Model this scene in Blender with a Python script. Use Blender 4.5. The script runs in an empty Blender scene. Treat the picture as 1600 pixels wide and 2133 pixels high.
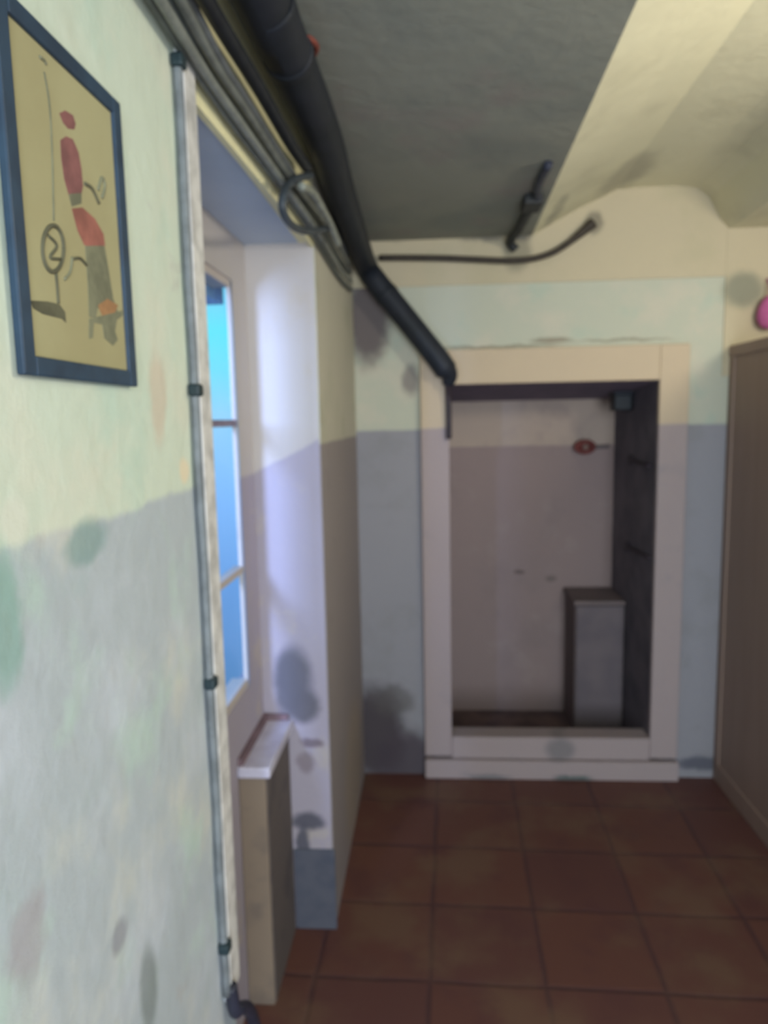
import bpy, bmesh, math, random
from mathutils import Vector, Matrix
random.seed(7)
C = bpy.context.scene.collection
sc = bpy.context.scene

# ------------------------------------------------------------------ camera
W, H, F, CX, CY = 1600, 2133, 1500.0, 800.0, 1066.5
CAM = Vector((0, 0, 1.6))
dY = Vector((100, -194, F)).normalized()            # corridor direction, camera frame (right, down, forward)
dn = Vector((235, 11400, F)).normalized()
dn = (dn - dY * dn.dot(dY)).normalized()
dZ = -dn
dX = dY.cross(dZ)
# camera axes written in world coordinates
cr = Vector((dX.x, dY.x, dZ.x)); cd = Vector((dX.y, dY.y, dZ.y)); cf = Vector((dX.z, dY.z, dZ.z))
cam = bpy.data.cameras.new('camera'); co = bpy.data.objects.new('camera', cam); C.objects.link(co)
R3 = Matrix((cr, -cd, -cf)).transposed()
co.matrix_world = Matrix.Translation(CAM) @ R3.to_4x4()
cam.sensor_fit = 'VERTICAL'; cam.sensor_height = 24.0; cam.lens = F / H * 24.0
cam.clip_start = 0.02
cam.dof.use_dof = True; cam.dof.focus_distance = 0.33
cam.dof.aperture_fstop = (cam.lens / 1000) / 0.0027
sc.camera = co

def ray(px, py): return cr * (px - CX) / F + cd * (py - CY) / F + cf
def onX(px, py, X): d = ray(px, py); return CAM + d * (X / d.x)
def onY(px, py, Y): d = ray(px, py); return CAM + d * (Y / d.y)
def onZ(px, py, Z): d = ray(px, py); return CAM + d * ((Z - CAM.z) / d.z)

# ------------------------------------------------------------------ exposure, sky, lights
sc.view_settings.view_transform = 'Standard'
sc.view_settings.look = 'None'
sc.view_settings.gamma = 1.0
sc.view_settings.exposure = 0.0
sc.view_settings.use_curve_mapping = False

def lin(c):
    out = []
    for v in c[:3]:
        v = v / 255.0
        out.append(v / 12.92 if v <= 0.04045 else ((v + 0.055) / 1.055) ** 2.4)
    return tuple(out) + (1.0,)

w = bpy.data.worlds.new('World'); sc.world = w; w.use_nodes = True
wn = w.node_tree; wn.nodes.clear()
wo = wn.nodes.new('ShaderNodeOutputWorld'); bg = wn.nodes.new('ShaderNodeBackground')
tc = wn.nodes.new('ShaderNodeTexCoord'); sx = wn.nodes.new('ShaderNodeSeparateXYZ'); rp = wn.nodes.new('ShaderNodeValToRGB')
wn.links.new(tc.outputs['Generated'], sx.inputs[0]); 
wm = wn.nodes.new('ShaderNodeMapRange'); wm.inputs['From Min'].default_value = -0.6; wm.inputs['From Max'].default_value = 0.4
wn.links.new(sx.outputs['Z'], wm.inputs['Value']); wn.links.new(wm.outputs['Result'], rp.inputs[0])
el = rp.color_ramp.elements
el[0].position = 0.20; el[0].color = (0.11, 0.25, 0.46, 1)
el[1].position = 0.90; el[1].color = (0.14, 0.46, 0.86, 1)
for p_, c_ in ((0.38, (0.16, 0.38, 0.76, 1)), (0.50, (0.26, 0.56, 1.0, 1)), (0.61, (0.36, 0.74, 1.0, 1)), (0.67, (0.20, 0.84, 1.0, 1)), (0.72, (0.14, 0.90, 1.0, 1)), (0.78, (0.26, 0.74, 1.0, 1))):
    e = el.new(p_); e.color = c_
wn.links.new(rp.outputs[0], bg.inputs[0]); bg.inputs[1].default_value = 1.05
wn.links.new(bg.outputs[0], wo.inputs[0])

def light(name, kind, loc, energy, color, target=None, **kw):
    l = bpy.data.lights.new(name, kind); l.energy = energy; l.color = color
    for k, v in kw.items(): setattr(l, k, v)
    o = bpy.data.objects.new(name, l); C.objects.link(o); o.location = loc
    if target is not None:
        o.rotation_euler = (Vector(target) - Vector(loc)).to_track_quat('-Z', 'Y').to_euler()
    return o
light('ceiling_lamp_light', 'POINT', (1.45, 1.25, 2.06), 40, (1.0, 0.92, 0.74), shadow_soft_size=0.09)
light('rear_daylight_fill', 'AREA', (0.75, -1.9, 1.35), 106, (0.80, 0.90, 1.0), (0.0, 1.2, 1.2), shape='RECTANGLE', size=1.2, size_y=2.0)  # unseen area lamp added behind the camera for daylight; no doorway is built
light('window_daylight', 'AREA', (-0.86, 0.28, 1.84), 60, (0.46, 0.60, 1.0), (-0.40, 2.08, 1.60), shape='RECTANGLE', size=0.22, size_y=0.40)

# ------------------------------------------------------------------ node helpers
class NT:
    def __init__(s, name, rough=0.75, spec=0.3):
        s.m = bpy.data.materials.new(name); s.m.use_nodes = True
        s.t = s.m.node_tree; s.b = s.t.nodes['Principled BSDF']
        s.b.inputs['Roughness'].default_value = rough
        s.b.inputs['Specular IOR Level'].default_value = spec
        s.co = s.t.nodes.new('ShaderNodeTexCoord').outputs['Object']
    def link(s, a, b): s.t.links.new(a, b)
    def put(s, v, sock):
        if hasattr(v, 'links') or isinstance(v, bpy.types.NodeSocket): s.link(v, sock)
        else: sock.default_value = v
    def math(s, op, a, b=0.0, clamp=False):
        n = s.t.nodes.new('ShaderNodeMath'); n.operation = op; n.use_clamp = clamp
        s.put(a, n.inputs[0]); s.put(b, n.inputs[1]); return n.outputs[0]
    def vm(s, op, a, b=(0, 0, 0)):
        n = s.t.nodes.new('ShaderNodeVectorMath'); n.operation = op
        s.put(a, n.inputs[0]); s.put(b, n.inputs[1])
        return n.outputs['Value'] if op == 'LENGTH' else n.outputs[0]
    def noise(s, scale, detail=4, rough=0.55, vec=None, col=False):
        n = s.t.nodes.new('ShaderNodeTexNoise'); n.inputs['Scale'].default_value = scale
        n.inputs['Detail'].default_value = detail; n.inputs['Roughness'].default_value = rough
        s.link(vec or s.co, n.inputs['Vector']); return n.outputs['Color'] if col else n.outputs[0]
    def ramp(s, v, lo, hi):
        n = s.t.nodes.new('ShaderNodeMapRange'); n.interpolation_type = 'SMOOTHSTEP'
        s.put(v, n.inputs['Value']); n.inputs['From Min'].default_value = lo; n.inputs['From Max'].default_value = hi
        return n.outputs['Result']
    def mix(s, f, a, b):
        n = s.t.nodes.new('ShaderNodeMix'); n.data_type = 'RGBA'
        s.put(f, n.inputs[0]); s.put(a, n.inputs[6]); s.put(b, n.inputs[7]); return n.outputs[2]
    def sep(s, v):
        n = s.t.nodes.new('ShaderNodeSeparateXYZ'); s.link(v, n.inputs[0]); return n.outputs
    def bump(s, h, strength=0.3, dist=0.01):
        n = s.t.nodes.new('ShaderNodeBump'); n.inputs['Strength'].default_value = strength; n.inputs['Distance'].default_value = dist
        s.put(h, n.inputs['Height']); s.link(n.outputs[0], s.b.inputs['Normal'])
    def done(s, col): s.put(col, s.b.inputs['Base Color']); return s.m

def wall_mat(name, upper, lower=None, zline=1.5, patches=(), blobs=(), wob=0.02, slope=0.0, sharp=0.006, slopex=0.0):
    """patches: (colour, noise scale, lo, hi, strength, seed[, below-line only]); blobs: (centre, radii, colour, strength, distortion)"""
    n = NT(name, 0.8, 0.2)
    big = n.noise(5, 3)
    x, y, z = n.sep(n.co)
    col = lin(upper)
    if lower:
        zz = n.math('ADD', z, n.math('MULTIPLY', n.math('SUBTRACT', n.noise(9, 4), 0.5), wob))
        if slopex: zz = n.math('ADD', zz, n.math('MULTIPLY', n.math('ADD', x, 0.33), slopex))
        if slope: zz = n.math('ADD', zz, n.math('MULTIPLY', y, slope))
        low = n.math('SUBTRACT', 1.0, n.ramp(zz, zline - sharp, zline + sharp))
        col = n.mix(low, lin(upper), lin(lower))
    for p in patches:
        c, s_, lo, hi, st, seed = p[:6]
        v = n.vm('ADD', n.co, (seed, seed * 0.7, seed * 1.3))
        f = n.math('MULTIPLY', n.ramp(n.noise(s_, 5, 0.6, v), lo, hi), st)
        if len(p) > 6 and lower:
            f = n.math('MULTIPLY', f, low if p[6] == 'low' else n.math('SUBTRACT', 1.0, low))
        col = n.mix(f, col, lin(c))
    dn_ = n.vm('SUBTRACT', n.noise(14, 4, 0.6, None, True), (0.5, 0.5, 0.5))
    for c, r, colr, st, dist in blobs:
        d = n.vm('ADD', n.vm('SUBTRACT', n.co, tuple(c)), n.vm('MULTIPLY', dn_, (dist, dist, dist)))
        d = n.vm('LENGTH', n.vm('DIVIDE', d, tuple(r)))
        f = n.math('MULTIPLY', n.math('SUBTRACT', 1.0, n.ramp(d, 0.58, 1.26)), st)
        col = n.mix(f, col, lin(colr))
    n.bump(n.math('ADD', n.noise(28, 5), n.math('MULTIPLY', big, 2.0)), 0.25, 0.008)
    return n.done(col)

def plain(name, c, rough=0.6, c2=None, scale=30, spec=0.4, metal=0.0):
    n = NT(name, rough, spec); n.b.inputs['Metallic'].default_value = metal
    v = n.noise(scale, 4)
    c2 = c2 or tuple(k * 0.82 for k in c)
    n.bump(v, 0.12, 0.003)
    return n.done(n.mix(n.ramp(v, 0.35, 0.7), lin(c), lin(c2)))

# ------------------------------------------------------------------ mesh helpers
def obj(name, bm, m, parent=None, bevel=0.0, smooth=False):
    bmesh.ops.recalc_face_normals(bm, faces=bm.faces)
    me = bpy.data.meshes.new(name); bm.to_mesh(me); bm.free()
    o = bpy.data.objects.new(name, me); C.objects.link(o)
    if m: me.materials.append(m)
    if parent: o.parent = parent
    if smooth:
        for p in me.polygons: p.use_smooth = True
    if bevel:
        b = o.modifiers.new('bevel', 'BEVEL'); b.width = bevel; b.segments = 3; b.limit_method = 'ANGLE'
    return o
def tag(o, label, cat, group=None):
    o['label'] = label; o['category'] = cat
    if group: o['group'] = group
    return o
def struct(o, label=None):
    o['kind'] = 'structure'
    if label: o['label'] = label
    return o
def thing(name, loc, label, cat, group=None):
    o = bpy.data.objects.new(name, None); C.objects.link(o); o.location = loc; o.empty_display_size = 0.05
    return tag(o, label, cat, group)
def keep(o):          # the geometry is in room coordinates: cancel the parent's offset
    o.matrix_parent_inverse = Matrix.Translation(-Vector(o.parent.location)); return o
def box(bm, x0, x1, y0, y1, z0, z1):
    v = [bm.verts.new((x, y, z)) for x in (x0, x1) for y in (y0, y1) for z in (z0, z1)]
    for f in ((0, 1, 3, 2), (4, 6, 7, 5), (0, 4, 5, 1), (2, 3, 7, 6), (0, 2, 6, 4), (1, 5, 7, 3)):
        bm.faces.new([v[i] for i in f])
    return v
def boxes(*bs):
    bm = bmesh.new()
    for b in bs: box(bm, *b)
    return bm
def smooth_path(pts, n=10):
    pts = [Vector(p) for p in pts]; out = []
    q = [pts[0] * 2 - pts[1]] + pts + [pts[-1] * 2 - pts[-2]]
    for i in range(1, len(q) - 2):
        a, b, c, d = q[i - 1], q[i], q[i + 1], q[i + 2]
        for k in range(n):
            t = k / n
            out.append(0.5 * ((2 * b) + (c - a) * t + (2 * a - 5 * b + 4 * c - d) * t * t + (3 * b - a - 3 * c + d) * t ** 3))
    out.append(pts[-1]); return out
def tube(bm, pts, r, seg=14, n=10, smooth=True):
    P = smooth_path(pts, n) if smooth else [Vector(p) for p in pts]
    rad = r if callable(r) else (lambda t: r)
    rings = []; up = Vector((0.13, 0.21, 1)).normalized()
    T0 = (P[1] - P[0]).normalized(); nrm = T0.cross(up).normalized()
    for i, p in enumerate(P):
        T = ((P[min(i + 1, len(P) - 1)] - P[max(i - 1, 0)])).normalized()
        nrm = (nrm - T * nrm.dot(T)).normalized(); b = T.cross(nrm)
        rr = rad(i / (len(P) - 1))
        rings.append([bm.verts.new(p + (nrm * math.cos(a) + b * math.sin(a)) * rr) for a in [2 * math.pi * k / seg for k in range(seg)]])
    for a, b in zip(rings, rings[1:]):
        for k in range(seg): bm.faces.new((a[k], a[(k + 1) % seg], b[(k + 1) % seg], b[k]))
    bm.faces.new(rings[0]); bm.faces.new(rings[-1])
    return P
def tube_obj(name, pts, r, m, parent=None, **kw):
    bm = bmesh.new(); tube(bm, pts, r, **kw); return obj(name, bm, m, parent, smooth=True)
def prism(bm, outline, axis, a, b):
    """extrude a 2-D outline along an axis from a to b"""
    def p(u, v, w_):
        return {'y': (u, w_, v), 'x': (w_, u, v), 'z': (u, v, w_)}[axis]
    A = [bm.verts.new(p(u, v, a)) for u, v in outline]; B = [bm.verts.new(p(u, v, b)) for u, v in outline]
    n = len(A)
    for i in range(n): bm.faces.new((A[i], A[(i + 1) % n], B[(i + 1) % n], B[i]))
    bm.faces.new(A); bm.faces.new(B)

# ------------------------------------------------------------------ the place: measures
XL = -0.355                                   # face of the left wall
YE = onZ(900, 1612, 0.0).y                    # face of the end wall
YN = onX(437, 1066, XL).y                     # near corner of the window bay
YF = onZ(650, 1932, 0.0).y                    # far corner of the window bay
XW = -0.525                                   # plane of the window
ZS = onY(1100, 492, YE).z                     # soffit height
ZL = onX(496, 334, XL).z                      # underside of the bay lintel
ZC = ZL + 0.014                               # bay ceiling
XP2 = -0.325                                  # face of the wall beyond the bay

# ------------------------------------------------------------------ materials of the shell
MINT = (196, 210, 190); GREY = (160, 170, 168)
def P3(p): return (p.x, p.y, p.z)
pl = lambda px, py: P3(onX(px, py, XL))
mat_left = wall_mat('peeling_mint_plaster', (204, 214, 198), (176, 184, 190), 1.492, patches=[
    ((218, 214, 198), 4.0, 0.50, 0.75, 0.7, 3.1), ((184, 208, 194), 6.0, 0.52, 0.72, 0.6, 9.2),
    ((158, 178, 176), 7.0, 0.55, 0.75, 0.4, 5.5, 'low'), ((194, 200, 210), 5.0, 0.46, 0.7, 0.7, 1.7, 'low'), ((172, 164, 164), 16.0, 0.62, 0.78, 0.4, 7.7)],
    blobs=[(pl(30, 1085), (0.06, 0.022, 0.024), (214, 216, 202), 0.9, 0.02), (pl(180, 1130), (0.06, 0.05, 0.022), (132, 158, 156), 0.75, 0.03),
           (pl(385, 980), (0.06, 0.022, 0.02), (226, 212, 184), 0.9, 0.02), (pl(310, 2060), (0.06, 0.028, 0.06), (118, 126, 124), 0.7, 0.02),
           (pl(330, 830), (0.06, 0.03, 0.06), (206, 190, 172), 0.7, 0.05), (pl(10, 1300), (0.06, 0.025, 0.06), (120, 164, 150), 0.6, 0.04),
           (pl(60, 1960), (0.06, 0.03, 0.04), (166, 158, 164), 0.6, 0.06), (pl(250, 1950), (0.06, 0.02, 0.02), (140, 140, 148), 0.7, 0.03)],
    wob=0.03, slope=-0.012)
pr = lambda px, py: P3(onY(px, py, YF))
DG = (102, 100, 108)
mat_reveal = wall_mat('bay_plaster', (192, 185, 182), (168, 160, 172), 1.548, patches=[((190, 178, 160), 6, 0.55, 0.7, 0.5, 2.2)],
    blobs=[(pr(612, 1410), (0.06, 0.06, 0.10), DG, 0.95, 0.03), (pr(632, 1470), (0.055, 0.06, 0.06), DG, 0.95, 0.03),
           (pr(598, 1430), (0.04, 0.06, 0.10), DG, 0.9, 0.03), (pr(650, 1548), (0.035, 0.05, 0.016), (112, 98, 106), 0.8, 0.04),
           (pr(638, 1590), (0.03, 0.05, 0.035), (130, 118, 126), 0.7, 0.04), (pr(640, 1712), (0.06, 0.05, 0.028), (84, 84, 96), 0.9, 0.04),
           (pr(632, 1760), (0.022, 0.05, 0.07), (84, 84, 96), 0.9, 0.03)], wob=0.012, slopex=-0.5)
pe = lambda px, py: P3(onY(px, py, YE))
ps = lambda px, py: P3(onX(px, py, XL))
mat_pier = wall_mat('pier_plaster', (194, 190, 174), (150, 142, 142), 1.535, patches=[((170, 172, 150), 5, 0.5, 0.7, 0.5, 4.2, 'up'), ((120, 112, 112), 9, 0.6, 0.75, 0.4, 8.0, 'low')],
    blobs=[(ps(738, 680), (0.1, 0.34, 0.14), (120, 108, 106), 0.85, 0.06), (ps(722, 1600), (0.2, 0.3, 0.28), (170, 152, 120), 0.35, 0.1)], wob=0.01)
mat_end = wall_mat('end_wall_plaster', (190, 192, 176), (150, 149, 156), 1.555, patches=[((204, 196, 180), 4, 0.50, 0.68, 0.6, 6.6, 'up'), ((172, 190, 176), 6, 0.55, 0.7, 0.45, 1.3, 'up'), ((136, 136, 138), 6, 0.5, 0.7, 0.4, 3.3, 'low')],
    blobs=[(pe(765, 660), (0.10, 0.1, 0.21), (104, 95, 97), 0.95, 0.08), (pe(855, 790), (0.04, 0.1, 0.07), (116, 108, 110), 0.7, 0.05),
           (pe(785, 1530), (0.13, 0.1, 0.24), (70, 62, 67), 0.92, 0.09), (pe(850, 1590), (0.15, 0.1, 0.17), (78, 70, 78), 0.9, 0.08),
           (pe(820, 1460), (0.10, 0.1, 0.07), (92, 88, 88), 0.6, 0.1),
           (pe(1150, 708), (0.09, 0.1, 0.014), (140, 132, 116), 0.8, 0.03), (pe(1030, 722), (0.3, 0.1, 0.008), (140, 132, 116), 0.7, 0.03), (pe(1300, 708), (0.2, 0.1, 0.007), (140, 132, 116), 0.7, 0.03),
           (pe(1548, 604), (0.085, 0.1, 0.075), (142, 142, 126), 0.9, 0.03), (pe(1460, 1590), (0.11, 0.1, 0.035), (84, 86, 100), 0.8, 0.05)], wob=0.008)
mat_lintel = wall_mat('upper_wall_cream', (196, 184, 158), patches=[((184, 176, 148), 4, 0.5, 0.7, 0.5, 4.4)],
    blobs=[(pe(820, 465), (0.06, 0.2, 0.07), (120, 116, 106), 0.8, 0.05), (pe(1005, 490), (0.1, 0.2, 0.03), (124, 118, 112), 0.7, 0.05),
           (pe(1075, 520), (0.06, 0.2, 0.09), (146, 140, 122), 0.8, 0.04), (pe(1080, 475), (0.07, 0.2, 0.05), (70, 72, 80), 0.85, 0.05),
           (pe(1235, 465), (0.04, 0.2, 0.05), (110, 106, 96), 0.7, 0.04), (pe(1548, 604), (0.085, 0.1, 0.075), (142, 142, 126), 0.9, 0.03)], wob=0.01)
pc = lambda px, py: P3(onZ(px, py, ZS))
mat_soffit = wall_mat('soffit_grey_paint', (150, 152, 142), patches=[((128, 134, 130), 2.2, 0.45, 0.7, 0.7, 2.9), ((150, 136, 134), 3.0, 0.5, 0.7, 0.5, 6.1)], wob=0.01)
mat_ceil = wall_mat('ceiling_limewash', (222, 218, 190), patches=[((202, 198, 172), 3.0, 0.5, 0.7, 0.6, 2.0)],
    blobs=[((0.74, YE - 0.22, ZS + 0.13), (0.10, 0.24, 0.09), (140, 136, 126), 0.5, 0.08), ((0.50, YE - 0.2, ZS), (0.05, 0.35, 0.05), (88, 90, 92), 0.6, 0.05)], wob=0.01)
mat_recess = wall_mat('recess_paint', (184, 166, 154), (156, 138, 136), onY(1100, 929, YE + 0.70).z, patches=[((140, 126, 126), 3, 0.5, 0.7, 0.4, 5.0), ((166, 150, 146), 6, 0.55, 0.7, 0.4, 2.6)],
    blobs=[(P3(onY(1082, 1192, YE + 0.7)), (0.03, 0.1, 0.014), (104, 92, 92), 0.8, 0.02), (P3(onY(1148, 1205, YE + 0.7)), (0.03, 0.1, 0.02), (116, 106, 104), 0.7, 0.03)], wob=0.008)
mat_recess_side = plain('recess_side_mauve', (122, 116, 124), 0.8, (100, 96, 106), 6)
mat_frame = wall_mat('door_frame_paint', (200, 182, 158), (168, 154, 154), 1.56, patches=[((150, 142, 146), 7, 0.58, 0.74, 0.5, 1.1, 'low')],
    blobs=[(pe(1165, 1555), (0.07, 0.2, 0.06), (126, 122, 124), 0.8, 0.05), (pe(1190, 1612), (0.09, 0.2, 0.02), (78, 96, 96), 0.8, 0.04), (pe(1020, 1608), (0.10, 0.2, 0.015), (104, 110, 116), 0.6, 0.04)], wob=0.008)

# floor: square terracotta tiles with dark worn joints
nf = NT('terracotta_tiles', 0.55, 0.35)
br = nf.t.nodes.new('ShaderNodeTexBrick'); br.offset = 0.0; br.squash = 1.0
mp = nf.t.nodes.new('ShaderNodeMapping'); mp.inputs['Location'].default_value = (0.075, 0.10, 0); mp.inputs['Rotation'].default_value = (0, 0, math.radians(1.5))
dv = nf.vm('ADD', nf.co, nf.vm('MULTIPLY', nf.vm('SUBTRACT', nf.noise(6, 3, 0.5, None, True), (0.5, 0.5, 0.5)), (0.012, 0.012, 0)))
nf.link(dv, mp.inputs['Vector']); nf.link(mp.outputs[0], br.inputs['Vector'])
br.inputs['Scale'].default_value = 1.0; br.inputs['Brick Width'].default_value = 0.33; br.inputs['Row Height'].default_value = 0.33
br.inputs['Mortar Size'].default_value = 0.012; br.inputs['Mortar Smooth'].default_value = 0.9
br.inputs['Color1'].default_value = lin((108, 70, 59)); br.inputs['Color2'].default_value = lin((98, 64, 60)); br.inputs['Mortar'].default_value = lin((82, 55, 56))
fc = nf.mix(nf.math('MULTIPLY', nf.ramp(nf.noise(3.2, 4), 0.46, 0.66), 0.65), br.outputs['Color'], lin((116, 90, 72)))
fc = nf.mix(nf.math('MULTIPLY', nf.ramp(nf.noise(5.0, 4, 0.6, nf.vm('ADD', nf.co, (4, 2, 0))), 0.52, 0.68), 0.55), fc, lin((92, 58, 58)))
nf.bump(nf.math('SUBTRACT', 1.0, br.outputs['Fac']), 0.4, 0.004)
mat_floor = nf.done(fc)

mat_back = plain('plain_off_white', (190, 188, 176), 0.85)

# ------------------------------------------------------------------ shell
struct(obj('floor', boxes((-0.9, 3.1, -2.2, YE + 0.8, -0.1, 0.0)), mat_floor))

wl = struct(obj('wall_left', boxes((XL - 0.2, XL, -2.2, YN, 0, 2.75)), mat_left))
WY0, WY1 = YN + 0.06, onX(500, 1000, XW).y + 0.004
WZ0, WZ1 = onX(490, 1475, XW).z, onX(438, 552, XW).z
obj('bay_back', boxes((XW - 0.05, XW, YN, WY0, 0, 2.75), (XW - 0.05, XW, WY0, YF, 0, WZ0), (XW - 0.05, XW, WY0, YF, WZ1, 2.75)), mat_reveal, wl)
bm = bmesh.new(); prism(bm, [(XW, WY1), (XW, YF), (XW - 0.048, YF), (XW - 0.048, YF - 0.003)], 'z', WZ0, WZ1)
obj('bay_jamb', bm, mat_reveal, wl)
obj('bay_reveal', boxes((XW - 0.026, XP2 - 0.004, YF, YF + 0.06, 0, 2.75)), mat_reveal, wl)
obj('bay_ceiling', boxes((XW, XL - 0.013, YN, YF, ZC, 2.75)), plain('bay_ceiling_paint', (188, 200, 216), 0.85, (176, 190, 208), 3), wl)
bm = bmesh.new(); prism(bm, [(XL, YN), (XP2, YF), (XP2 - 0.012, YF), (XL - 0.012, YN)], 'z', ZL, 2.75)
prism(bm, [(XL - 0.013, YN), (XP2 - 0.012, YF), (XL - 0.013, YF)], 'z', ZC, 2.7)
obj('lintel', bm, wall_mat('lintel_cream', (232, 226, 184), patches=[((222, 216, 184), 6, 0.5, 0.7, 0.5, 3.3)]), wl)
obj('pier', boxes((-0.5, XP2, YF + 0.002, YE, 0, 2.75)), mat_pier, wl)
obj('pier_skirting', boxes((-0.449, XP2 + 0.006, YF - 0.008, YF + 0.004, 0, 0.27)), plain('bare_cement', (92, 94, 106), 0.9, (80, 84, 98), 14), wl, 0.004)

# end wall with the recess behind its door frame
fx0, fx1 = pe(882, 1300)[0], pe(1415, 1300)[0]
ox0, ox1 = pe(938, 1170)[0], pe(1360, 1170)[0]
ot, ob_ = pe(1150, 797)[2], pe(1150, 1531)[2]
ft = pe(1150, 724)[2]
we = struct(obj('wall_far', boxes((-0.5, ox0 - 0.05, YE, YE + 0.12, 0, 2.75), (ox1 + 0.05, 3.1, YE, YE + 0.12, 0, 2.75), (ox0 - 0.05, ox1 + 0.05, YE, YE + 0.12, ot + 0.05, 2.75)), mat_end))
YB = YE + 0.70
lz = pe(1150, 588)[2]
obj('lintel_band', boxes((XL, pe(1512, 560)[0], YE - 0.006, YE, lz, 2.75)), mat_lintel, we, 0.002)
obj('upper_wall', boxes((pe(1512, 560)[0], 3.1, YE - 0.006, YE, 1.75, 2.75)), mat_lintel, we)
struct(obj('wall_back', boxes((ox0 - 0.3, ox1 + 0.3, YB, YB + 0.1, 0, 2.2)), mat_recess))
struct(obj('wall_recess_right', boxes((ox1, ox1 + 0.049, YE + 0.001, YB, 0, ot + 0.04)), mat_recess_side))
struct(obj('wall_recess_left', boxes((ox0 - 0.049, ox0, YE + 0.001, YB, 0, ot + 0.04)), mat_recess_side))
hz = onY(1100, 834, YB).z
bm = bmesh.new(); prism(bm, [(YE + 0.001, ot), (YB, hz), (YB, ot + 0.045), (YE + 0.001, ot + 0.045)], 'x', ox0, ox1)
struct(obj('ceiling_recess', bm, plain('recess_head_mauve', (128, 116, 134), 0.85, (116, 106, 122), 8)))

struct(obj('floor_recess', boxes((ox0, ox1, YE + 0.001, YB, 0.0, 0.012)), plain('recess_floor_brown', (120, 100, 98), 0.9, (92, 78, 80), 7)))  # thin greyish brown sheet covering the tiles inside the recess
# vaulted ceiling: grey soffit on the left, a coffer lit by the lamp, soffit again on the right
sxr = pe(1108, 480)[0]
n_ = onZ(1328, 0, ZS); SH = (sxr - n_.x) / (YE - n_.y)
def shear(bm, x0):
    for v in bm.verts:
        if x0 - 0.001 < v.co.x < 3.0: v.co.x += SH * (v.co.y - YE)
    return bm
ax0, ax1, ax2, ax3 = pe(1252, 400)[0], pe(1300, 390)[0], pe(1440, 392)[0], pe(1502, 478)[0]
zt = pe(1350, 390)[2]
prof = [(sxr, ZS), (sxr + 0.10, ZS + 0.055), (sxr + 0.19, ZS + 0.10), (ax0, zt - 0.035), (ax0 + 0.06, zt - 0.006), (ax1 + 0.06, zt), (ax2 - 0.05, zt), (ax2 + 0.02, zt - 0.012), (ax2 + 0.07, zt - 0.05), (ax3 - 0.02, zt - 0.11), (ax3, ZS + 0.03), (ax3 + 0.03, ZS), (3.1, ZS)]
bm = bmesh.new()
prism(bm, prof + [(3.1, 2.9), (sxr, 2.9)], 'y', -2.2, YE)
shear(bm, sxr)
ce = struct(obj('ceiling', bm, mat_ceil))
obj('soffit', shear(boxes((XL, sxr, -2.2, YE, ZS, 2.9)), sxr), mat_soffit, ce)
struct(obj('wall_right', boxes((3.0, 3.1, -2.2, YE, 0, ZS)), mat_back))
struct(obj('wall_rear', boxes((-0.95, 3.1, -2.3, -2.2, 0, 2.9)), mat_back))

# ------------------------------------------------------------------ window
mwf = wall_mat('window_frame_paint', (192, 182, 176), patches=[((172, 160, 154), 10, 0.55, 0.7, 0.5, 3.0)])
y0, y1, z0, z1 = WY0, WY1, WZ0, WZ1
XG = XW - 0.008
win = struct(obj('window_1', boxes((XW - 0.05, XW - 0.006, y0, y0 + 0.05, z0, z1), (XW - 0.014, XW - 0.004, y1 - 0.006, y1, z0, z1), (XW - 0.05, XW - 0.006, y0, y1, z1 - 0.02, z1), (XW - 0.05, XW - 0.006, y0, y1, z0, z0 + 0.025)), mwf))
zb = onX(468, 882, XG).z; zb2 = onX(480, 1203, XG).z
obj('glazing_bar', boxes((XG - 0.02, XG + 0.006, y0, y1, zb - 0.009, zb + 0.009)), plain('dark_bar', (140, 128, 150), 0.6), win)
obj('glazing_bar', boxes((XG - 0.02, XG + 0.006, y0, y1, zb2 - 0.009, zb2 + 0.009)), mwf, win)
obj('mullion', boxes((XG - 0.02, XG + 0.006, 1.46, 1.50, z0, z1)), mwf, win)
ng = NT('window_glass', 0.05, 0.5)
tr = ng.t.nodes.new('ShaderNodeBsdfTransparent'); tr.inputs[0].default_value = (0.90, 0.95, 1.0, 1)
gl = ng.t.nodes.new('ShaderNodeBsdfGlossy'); gl.inputs['Roughness'].default_value = 0.05
mx = ng.t.nodes.new('ShaderNodeMixShader'); mx.inputs[0].default_value = 0.05
ng.link(tr.outputs[0], mx.inputs[1]); ng.link(gl.outputs[0], mx.inputs[2]); ng.link(mx.outputs[0], ng.t.nodes['Material Output'].inputs['Surface'])
for a, b in ((z0 + 0.02, zb2 - 0.008), (zb2 + 0.008, zb - 0.008), (zb + 0.008, z1 - 0.015)):
    obj('pane', boxes((XG - 0.010, XG - 0.006, y0 + 0.02, y1 - 0.004, a, b)), ng.m, win)
zsh = onX(440, 628, XW - 0.07).z
obj('shutter_box', boxes((XW - 0.16, XW - 0.052, y0, y1 + 0.1, zsh, z1 + 0.05)), plain('shutter_blue', (110, 160, 200), 0.6), win)
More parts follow.
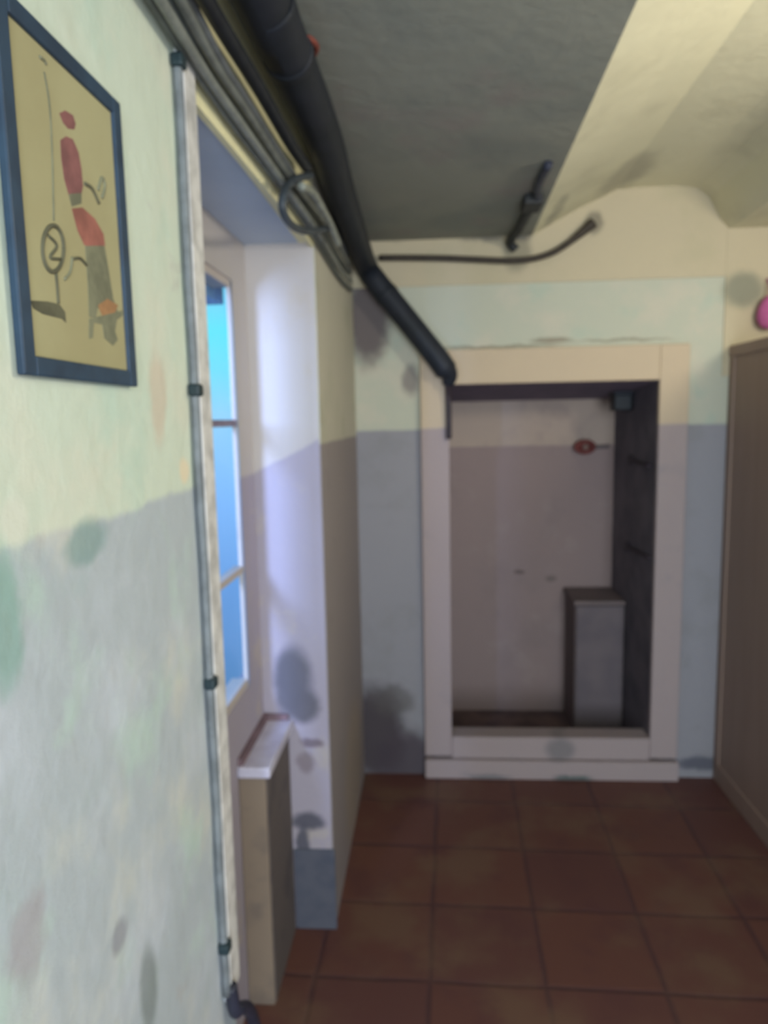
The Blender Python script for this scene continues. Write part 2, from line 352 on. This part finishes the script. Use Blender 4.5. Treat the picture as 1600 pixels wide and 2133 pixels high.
# masonry ledge under the far end of the window
lx = onY(602, 1500, YF).x; lzz = onY(602, 1497, YF).z; ly = onX(555, 1607, lx).y
led = struct(obj('trim_1', boxes((XW, lx, ly, YF - 0.006, 0, lzz - 0.03)), wall_mat('ledge_plaster', (104, 96, 94), patches=[((88, 82, 84), 7, 0.48, 0.66, 0.8, 5.0)]), None, 0.006), 'low plastered ledge under the window')
obj('ledge_front', boxes((XW, lx - 0.003, ly - 0.005, ly + 0.01, 0, lzz - 0.031)), wall_mat('ledge_front_plaster', (138, 122, 106), patches=[((116, 104, 96), 6, 0.48, 0.66, 0.7, 2.0)]), led, 0.004)
obj('ledge_top', boxes((XW, lx + 0.012, ly - 0.012, YF - 0.004, lzz - 0.03, lzz)), plain('ledge_top_paint', (206, 202, 218), 0.5, (186, 180, 196), 12), led, 0.005)
obj('sill_back', boxes((XW, XW + 0.014, ly, YF - 0.006, lzz, lzz + 0.02), (XW, lx, YF - 0.014, YF - 0.004, lzz, lzz + 0.018)), plain('sill_dark', (128, 104, 110), 0.7), led)

# ------------------------------------------------------------------ door frame round the recess
zst = pe(1150, 1577)[2]
df = struct(obj('door_1', boxes((fx0, ox0, YE - 0.03, YE - 0.0005, 0.10, ft), (ox1, fx1, YE - 0.03, YE - 0.0005, 0.10, ft), (ox0, ox1, YE - 0.03, YE - 0.0005, ot, ft), (ox0, ox1, YE - 0.03, YE + 0.08, zst + 0.003, ob_)), mat_frame, None, 0.005), 'cream painted wooden frame round the shallow recess')
obj('threshold', boxes((fx0, fx1 + 0.005, YE - 0.045, YE - 0.0005, 0, zst)), mat_frame, df, 0.006)

# things in the recess
yq = YE + 0.40
qx0 = onY(1194, 1400, yq).x; qz = onY(1260, 1252, yq).z
cb = thing('low_cabinet', (qx0, yq, 0.012), 'low grey cabinet filling the right corner of the recess', 'cabinet')
mcb = plain('cabinet_grey', (128, 114, 114), 0.8, (118, 106, 106), 7)
keep(obj('body', boxes((qx0 + 0.01, ox1 - 0.004, yq + 0.018, YB - 0.004, 0.012, qz - 0.02)), mcb, cb))
keep(obj('door', boxes((qx0 + 0.014, ox1 - 0.008, yq, yq + 0.017, 0.03, qz - 0.026)), plain('cabinet_door_grey', (118, 108, 112), 0.8, (106, 98, 104), 6), cb, 0.003))
keep(obj('top', boxes((qx0, ox1 - 0.004, yq - 0.006, YB - 0.004, qz - 0.02, qz)), mcb, cb, 0.003))

kp = onY(1219, 931, YB - 0.05)
kn = thing('valve_handwheel', kp, 'small red round valve wheel on the back of the recess', 'valve')
bm = bmesh.new()
ring = [(0.045 * math.cos(a), 0.0, 0.028 * math.sin(a)) for a in [2 * math.pi * k / 28 for k in range(29)]]
tube(bm, ring, 0.010, seg=10, smooth=False)
red = plain('red_enamel', (126, 62, 58), 0.6)
obj('wheel_rim', bm, red, kn, smooth=True)
bm = bmesh.new()
for a in range(4):
    t = a * math.pi / 4
    tube(bm, [(-0.043 * math.cos(t), 0, -0.026 * math.sin(t)), (0.043 * math.cos(t), 0, 0.026 * math.sin(t))], 0.007, seg=8, smooth=False)
obj('spokes', bm, red, kn, smooth=True)
bm = bmesh.new(); tube(bm, [(0, -0.016, 0), (0, 0.0, 0), (0, 0.049, 0)], lambda t: 0.016 if t < 0.4 else 0.010, seg=14, smooth=False)
obj('spindle', bm, plain('dull_brass', (120, 84, 70), 0.5), kn)
bm = bmesh.new(); tube(bm, [(0.0, 0.038, -0.0), (0.09, 0.038, -0.002), (0.13, 0.038, 0.0)], 0.010, seg=10)
obj('pipe_stub', bm, plain('grey_pipe', (120, 108, 108), 0.6), kn, smooth=True)

jb = onY(1294, 822, YE + 0.40)
bx = thing('black_box', jb, 'black box fixed under the recess head at upper right', 'fixture')
hzz = ot + (hz - ot) * 0.40 / 0.70
t_ = hzz - jb.z
obj('housing', boxes((-0.042, 0.042, -0.05, 0.05, -0.075, t_ - 0.012)), plain('black_plastic', (22, 30, 38), 0.5), bx, 0.008)
obj('lid', boxes((-0.047, 0.047, -0.055, 0.055, t_ - 0.014, t_ + 0.0)), plain('black_lid', (40, 44, 56), 0.5), bx, 0.004)
tag(bx, 'black box fixed under the recess head at upper right', 'fixture')

def on_side(px, py): return onX(px, py, ox1 - 0.012)
for i, (a, b, lab) in enumerate((((1312, 958), (1354, 971), 'upper of two thin dark brackets on the right side of the recess'),
                                 ((1304, 1138), (1354, 1163), 'lower of two thin dark brackets on the right side of the recess'))):
    A, B = on_side(*a), on_side(*b)
    h = thing('wall_bracket', A, lab, 'bracket', 'dark brackets in the recess')
    dm = plain('dark_iron', (66, 58, 68), 0.6)
    tube_obj('bar', [(0, 0, 0), tuple((B - A) * 0.5), tuple(B - A)], 0.008, dm, h, n=3)
    obj('plate', boxes((-0.002, 0.011, -0.02, 0.02, -0.024, 0.022)), dm, h, 0.003)

# ------------------------------------------------------------------ brown partition on the right
bxx = pe(1518, 760)[0]; bzt = onX(1560, 711, bxx).z
pn = thing('wooden_partition', (bxx, YE - 0.6, 0), 'tall plain brown wooden partition standing at the right of the end wall', 'partition')
nb = NT('brown_paint', 0.55, 0.35)
wv = nb.noise(3.0, 5, 0.6, nb.vm('MULTIPLY', nb.co, (6, 6, 0.5)))
mat_brown = nb.done(nb.mix(nb.ramp(wv, 0.3, 0.7), lin((156, 134, 122)), lin((150, 128, 116))))
L = 1.95  # length carried on out of view to keep lamp light off the floor
keep(obj('panel', boxes((bxx + 0.006, bxx + 0.044, YE - L + 0.05, YE - 0.055, 0.085, bzt - 0.045)), mat_brown, pn))
for yy in (YE - 0.004 - 0.05, YE - L): keep(obj('stile', boxes((bxx, bxx + 0.05, yy, yy + 0.05, 0, bzt - 0.045)), mat_brown, pn, 0.003))
keep(obj('top_rail', boxes((bxx - 0.004, bxx + 0.054, YE - L - 0.004, YE - 0.004, bzt - 0.045, bzt)), mat_brown, pn, 0.004))
keep(obj('bottom_rail', boxes((bxx, bxx + 0.05, YE - L + 0.05, YE - 0.054, 0, 0.085)), mat_brown, pn, 0.003))

pk = onY(1603, 650, YE - 0.05)
pb = thing('hanging_pouch', pk, 'small pink pouch hanging on the far wall above the brown partition', 'pouch')
bm = bmesh.new(); bmesh.ops.create_uvsphere(bm, u_segments=24, v_segments=16, radius=0.05)
for v in bm.verts: v.co = Vector((v.co.x * 0.8 * (1.15 - 0.25 * v.co.z / 0.05), v.co.y * 0.8, v.co.z * 1.35))
obj('bag', bm, plain('pink_cloth', (196, 104, 160), 0.85, (176, 88, 144), 20), pb, smooth=True)
tube_obj('cord', [(0, 0, 0.06), (0.003, 0.012, 0.10), (0, 0.03, 0.135)], 0.004, plain('pink_cord', (170, 90, 140), 0.8), pb)

# ------------------------------------------------------------------ picture on the left wall
T = 0.010
pA, pB = onX(34, 778, XL + 0.002), onX(289, 808, XL + T)
pT = onX(257, 221, XL + T)
py0, py1 = pA.y, pB.y - 0.001; pz0 = (pA.z + pB.z) / 2; pz1 = pT.z
pt = thing('framed_picture', (XL, (py0 + py1) / 2, pz0), 'dark framed drawing of a figure in pink hanging on the left wall', 'picture')
mfr = plain('dark_blue_wood', (46, 68, 90), 0.45, (38, 56, 76), 25)
b_ = 0.0195
bm = boxes((XL + 0.002, XL + T, py0, py0 + b_, pz0, pz1), (XL + 0.002, XL + T, py1 - b_, py1, pz0, pz1), (XL + 0.002, XL + T, py0 + b_, py1 - b_, pz0, pz0 + b_ * 0.9), (XL + 0.002, XL + T, py0 + b_, py1 - b_, pz1 - b_ * 0.9, pz1))
keep(obj('frame', bm, mfr, pt, 0.002))
mpaper = plain('aged_paper', (170, 164, 126), 0.7, (162, 154, 116), 5)
xp = XL + 0.006
paper = keep(obj('print', boxes((XL + 0.003, xp, py0 + b_ * 0.8, py1 - b_ * 0.8, pz0 + b_ * 0.7, pz1 - b_ * 0.7)), mpaper, pt))
# ink shapes of the drawing, flat on the paper
inks = {}
def ink(name, c): return plain(name, c, 0.8)
PINK, ROSE, DARK, OLIVE, SKIN = ink('ink_pink', (146, 96, 94)), ink('ink_rose', (164, 104, 92)), ink('ink_dark', (100, 98, 78)), ink('ink_olive', (130, 130, 106)), ink('ink_skin', (176, 132, 92))
lay = [0]
def flat_poly(name, pix, m):
    lay[0] += 1; x = xp + 0.00025 + lay[0] * 0.00004
    pts = [onX(a, b, x) for a, b in pix]
    bm = bmesh.new(); f = bm.faces.new([bm.verts.new(p) for p in pts])
    r = bmesh.ops.extrude_face_region(bm, geom=[f])
    bmesh.ops.translate(bm, vec=(-(x - xp + 0.0003), 0, 0), verts=[v for v in r['geom'] if isinstance(v, bmesh.types.BMVert)])
    o = obj(name, bm, m, pt); keep(o); o.parent = paper; o.matrix_parent_inverse = Matrix.Identity(4); return o
def stroke(name, pix, m, wd=0.0016):
    lay[0] += 1; x = xp + 0.0004
    o = tube_obj(name, [onX(a, b, x) for a, b in pix], wd, m, None, seg=6, n=5)
    o.parent = paper; o.matrix_parent_inverse = Matrix.Identity(4); return o
flat_poly('drawn_cap', [(124, 236), (136, 230), (152, 240), (158, 258), (155, 270), (142, 268), (132, 256)], PINK)
flat_poly('drawn_jacket', [(126, 292), (138, 284), (152, 290), (164, 318), (170, 352), (173, 388), (170, 404), (158, 414), (144, 408), (134, 372), (128, 330)], PINK)
flat_poly('drawn_waist', [(143, 404), (170, 402), (170, 424), (150, 430)], OLIVE)
flat_poly('drawn_skirt', [(150, 434), (172, 432), (198, 456), (216, 488), (219, 512), (192, 518), (176, 510), (162, 480)], ROSE)
flat_poly('drawn_trousers', [(178, 512), (218, 512), (226, 560), (236, 622), (246, 650), (226, 660), (204, 640), (200, 662), (186, 660), (184, 600)], OLIVE)
flat_poly('drawn_foot', [(204, 636), (224, 622), (246, 636), (238, 656), (214, 658)], SKIN)
flat_poly('drawn_stool', [(186, 664), (252, 648), (268, 638), (266, 650), (244, 666), (240, 690), (246, 708), (236, 720), (218, 704), (214, 676), (196, 672), (194, 704), (186, 706)], OLIVE)
flat_poly('drawn_bench', [(64, 626), (100, 628), (124, 634), (136, 650), (138, 672), (130, 664), (90, 654), (70, 642)], DARK)
ell = [(110 + 22 * math.cos(a), 518 + 48 * math.sin(a)) for a in [2 * math.pi * k / 20 for k in range(21)]]
stroke('drawn_wheel', ell, DARK, 0.0022)
stroke('drawn_spoke', [(100, 490), (118, 512), (104, 536), (126, 540)], DARK)
stroke('drawn_post', [(116, 568), (119, 600), (121, 632)], DARK)
stroke('drawn_handle', [(150, 540), (166, 538), (180, 552)], DARK)
stroke('drawn_loop', [(134, 582), (146, 566), (150, 536)], OLIVE)
stroke('drawn_arm', [(176, 382), (192, 394), (206, 424)], DARK, 0.002)
stroke('drawn_cup', [(204, 396), (212, 370), (218, 388), (212, 412)], OLIVE, 0.002)
stroke('drawn_line', [(92, 150), (102, 210), (108, 300), (112, 460)], OLIVE, 0.0009)
stroke('drawn_mark', [(82, 118), (92, 126), (96, 134)], OLIVE, 0.0015)

# ------------------------------------------------------------------ trunking and vertical cable at the corner of the bay
def cw(px, py, d=0.0):
    p = onX(px, py, XL + d)
    for _ in range(4):
        t = min(1.0, max(0.0, (p.y - YN) / (YF - YN)))
        p = onX(px, py, XL + (XP2 - XL) * t + d)
    return p
mwhite = plain('white_pvc', (214, 214, 216), 0.45, (196, 200, 206), 10)
tb = cw(487, 2072, 0.012); tt = cw(398, 150, 0.012)
ty = YN - 0.054
tk = thing('cable_trunking', (XL, ty, tb.z), 'white plastic trunking strip running down the corner of the window bay', 'trunking')
keep(obj('channel', boxes((XL, XL + 0.010, ty - 0.004, ty + 0.052, tb.z, tt.z + 0.06)), mwhite, tk, 0.002))
keep(obj('cover', boxes((XL + 0.010, XL + 0.013, ty - 0.002, ty + 0.050, tb.z + 0.004, tt.z + 0.06)), plain('white_cover', (222, 220, 218), 0.4), tk, 0.0015))
cy_ = ty - 0.014
px_line = lambda py: 383 + (py - 200) * 0.0455
vc_pts = [Vector((XL + 0.008, cy_ + 0.002 * math.sin(k * 1.9), z)) for k, z in enumerate([2.10, 2.0, 1.9, 1.8, 1.7, 1.6, 1.5, 1.4, 1.3, 1.2, 1.1, 1.0, 0.9, 0.85, tb.z + 0.02])]
vc = thing('vertical_cable', (XL, cy_, 0.8), 'grey cable clipped beside the white trunking on the left wall', 'cable')
mgc = plain('grey_cable_sheath', (122, 128, 132), 0.5)
keep(tube_obj('sheath', vc_pts, 0.0065, mgc, vc, n=5))
mclip = plain('black_clip', (34, 52, 58), 0.5)
for px, py in ((372, 124), (404, 812), (441, 1424), (466, 1986)):
    z = cw(px, py, 0.012).z
    bm = boxes((XL + 0.001, XL + 0.019, cy_ - 0.011, cy_ + 0.011, z - 0.009, z + 0.009))
    keep(obj('clip', bm, mclip, vc, 0.004))
tail = tag(tube_obj('loose_cable', [Vector((XL + 0.012, cy_ + 0.01, tb.z + 0.03)), Vector((XL + 0.016, cy_ + 0.016, tb.z - 0.02)), cw(500, 2100, 0.02), cw(520, 2105, 0.02) , cw(540, 2150, 0.01) + Vector((0.0, 0.0, -0.02))], 0.011, plain('dark_blue_sheath', (44, 46, 62), 0.5), n=8), 'short dark cable coming out below the white trunking', 'cable')

# ------------------------------------------------------------------ cables along the top of the wall
lowp = [(225, -114), (300, -6), (411, 166), (494, 280), (589, 402), (656, 502), (706, 584), (733, 614)]
upp = [(345, -110), (405, 0), (470, 130), (530, 222), (608, 352), (678, 440), (708, 492), (722, 522)]
greys = [(104, 110, 106), (128, 132, 126), (94, 100, 98), (112, 116, 112), (100, 104, 108)]
nm = ['lowest of the five grey cables above the window bay', 'second lowest grey cable above the window bay', 'middle grey cable of the five above the window bay', 'second highest grey cable above the window bay', 'highest of the five grey cables above the window bay']
for k in range(5):
    t = (k + 0.5) / 5
    pts = []
    for i, (a, b) in enumerate(zip(lowp, upp)):
        q = (a[0] + (b[0] - a[0]) * t, a[1] + (b[1] - a[1]) * t)
        pts.append(cw(q[0] + random.uniform(-1, 1), q[1] + random.uniform(-1, 1), 0.012 + 0.0165 * (k % 2)))
    pts[0:0] = [Vector((pts[0].x, -1.6, pts[0].z)), Vector((pts[0].x, pts[0].y - 0.2, pts[0].z))]
    pts[-1].y = min(pts[-1].y, YE - 0.035)
    pts[-2].y = min(pts[-2].y, YE - 0.05)
    tag(tube_obj('grey_cable', pts, 0.0075, plain('grey_sheath_%d' % k, greys[k], 0.5, tuple(c * 0.85 for c in greys[k])), n=8), nm[k], 'cable', 'grey cables along the left wall')

mblk = plain('black_sheath', (30, 34, 42), 0.5, (22, 26, 34), 30)
bp = [(385, -70), (428, 0), (482, 90), (513, 140), (547, 197), (588, 270), (614, 314), (640, 350)]
tag(tube_obj('black_cable', [Vector((XL + 0.036, -1.6, cw(*bp[0], 0.033).z)), Vector((XL + 0.036, cw(*bp[0], 0.033).y - 0.2, cw(*bp[0], 0.033).z))] + [cw(a, b, 0.033) for a, b in bp], 0.0135, mblk, n=8), 'thin black cable between the thick black pipe and the grey cables', 'cable')
lp = [(648, 366), (626, 370), (602, 384), (589, 412), (592, 446), (612, 472), (644, 482), (684, 476)]
tag(tube_obj('looped_cable', [cw(a, b, 0.052) for a, b in lp], 0.0085, plain('slate_sheath', (66, 74, 82), 0.5), n=8), 'slack loop of dark cable hanging from the cables at the bay corner', 'cable')
lp2 = [(628, 388), (652, 402), (672, 436), (690, 470), (706, 510)]
tag(tube_obj('pale_cable', [cw(a, b, 0.070) for a, b in lp2], 0.0085, plain('pale_sheath', (146, 150, 140), 0.5), n=8), 'short pale cable lying beside the slack loop over the grey cables', 'cable')

# thick black pipe: along the wall under the soffit, then slanting down the end wall to the door frame
XP = XL + 0.052
ZP = ZS - 0.052
pp = [Vector((onZ(525, -60, ZP).x, -1.6, ZP)), onZ(525, -60, ZP), onZ(553, 0, ZP), onZ(583, 75, ZP), onZ(617, 152, ZP), onZ(652, 232, ZP), onZ(682, 312, ZP), onZ(708, 400, ZP - 0.008)]
YP = YE - 0.085
p2 = [(760, 548), (782, 584), (816, 626), (865, 687), (908, 741), (930, 772)]
pp += [onY(a, b, YP) for a, b in p2]
pipe = thing('black_pipe', pp[-1], 'thick black lagged pipe running under the soffit down to the door frame', 'pipe')
mpipe = plain('black_lagging', (32, 36, 46), 0.6, (24, 30, 38), 12)
keep(tube_obj('lagging', pp, 0.0465, mpipe, pipe, seg=22, n=8))
e0 = pp[-1]
keep(tube_obj('end_cap', [e0 + Vector((-0.004, 0.0, 0.008)), e0 + Vector((0.012, 0.008, -0.022)), e0 + Vector((0.006, 0.014, -0.06))], lambda t: 0.047 - 0.026 * t, mpipe, pipe, seg=18, n=6))
keep(tube_obj('tail_cable', [e0 + Vector((0.006, 0.014, -0.05)), onY(934, 830, YE - 0.048), onY(935, 870, YE - 0.046), onY(935, 914, YE - 0.044)], 0.0125, plain('tail_sheath', (58, 48, 54), 0.5), pipe, n=6))
mcl = plain('steel_strap', (70, 76, 80), 0.4, spec=0.5)
for i, f in ((28, 1), (78, 1)):
    P = smooth_path(pp, 8); c = P[i]; d = (P[i + 1] - P[i - 1]).normalized() * 0.012
    keep(tube_obj('strap', [c - d, c, c + d], 0.049, mpipe, pipe, seg=22, n=2))
zt_ = ZS - 0.03
keep(tube_obj('red_tag', [onZ(628, 76, zt_), onZ(648, 82, zt_), onZ(660, 98, zt_), onZ(654, 114, zt_)], 0.0055, plain('red_tape', (124, 62, 50), 0.7), pipe, n=5))

# thin dark cable across the end wall and the junction at the soffit corner
hp = [(790, 537), (860, 537), (930, 538), (1000, 541), (1060, 543), (1110, 539), (1150, 527), (1182, 508), (1210, 486), (1236, 464)]
tag(tube_obj('wall_cable', [onY(a, b, YE - 0.034) for a, b in hp], lambda t: 0.0125 + (0.009 * max(0, (t - 0.8) / 0.2)), plain('dark_brown_sheath', (62, 54, 46), 0.6), n=8), 'dark cable running level across the end wall and curving up at its right end', 'cable')
jx = thing('junction_box', onZ(1116, 412, ZS), 'small dark junction box with hanging leads at the soffit corner', 'junction box')
jc = onZ(1116, 412, ZS)
mj = plain('dark_junction', (56, 58, 60), 0.7)
keep(obj('case', boxes((jc.x - 0.045, jc.x + 0.02, jc.y - 0.06, jc.y + 0.06, ZS - 0.035, ZS)), mj, jx, 0.008))
keep(tube_obj('lead', [jc + Vector((-0.01, 0.05, -0.016)), jc + Vector((-0.02, (YE - jc.y) * 0.6, -0.022)), Vector((jc.x - 0.035, YE - 0.05, ZS - 0.03)), Vector((jc.x - 0.01, YE - 0.036, ZS - 0.06))], 0.017, mj, jx, n=8))
ja = onZ(1143, 342, ZS - 0.01)
keep(tube_obj('lead', [jc + Vector((0, -0.05, -0.014)), (jc + ja) / 2 + Vector((-0.01, 0, -0.008)), ja], 0.013, plain('dark_blue_lead', (60, 64, 82), 0.6), jx, n=8))
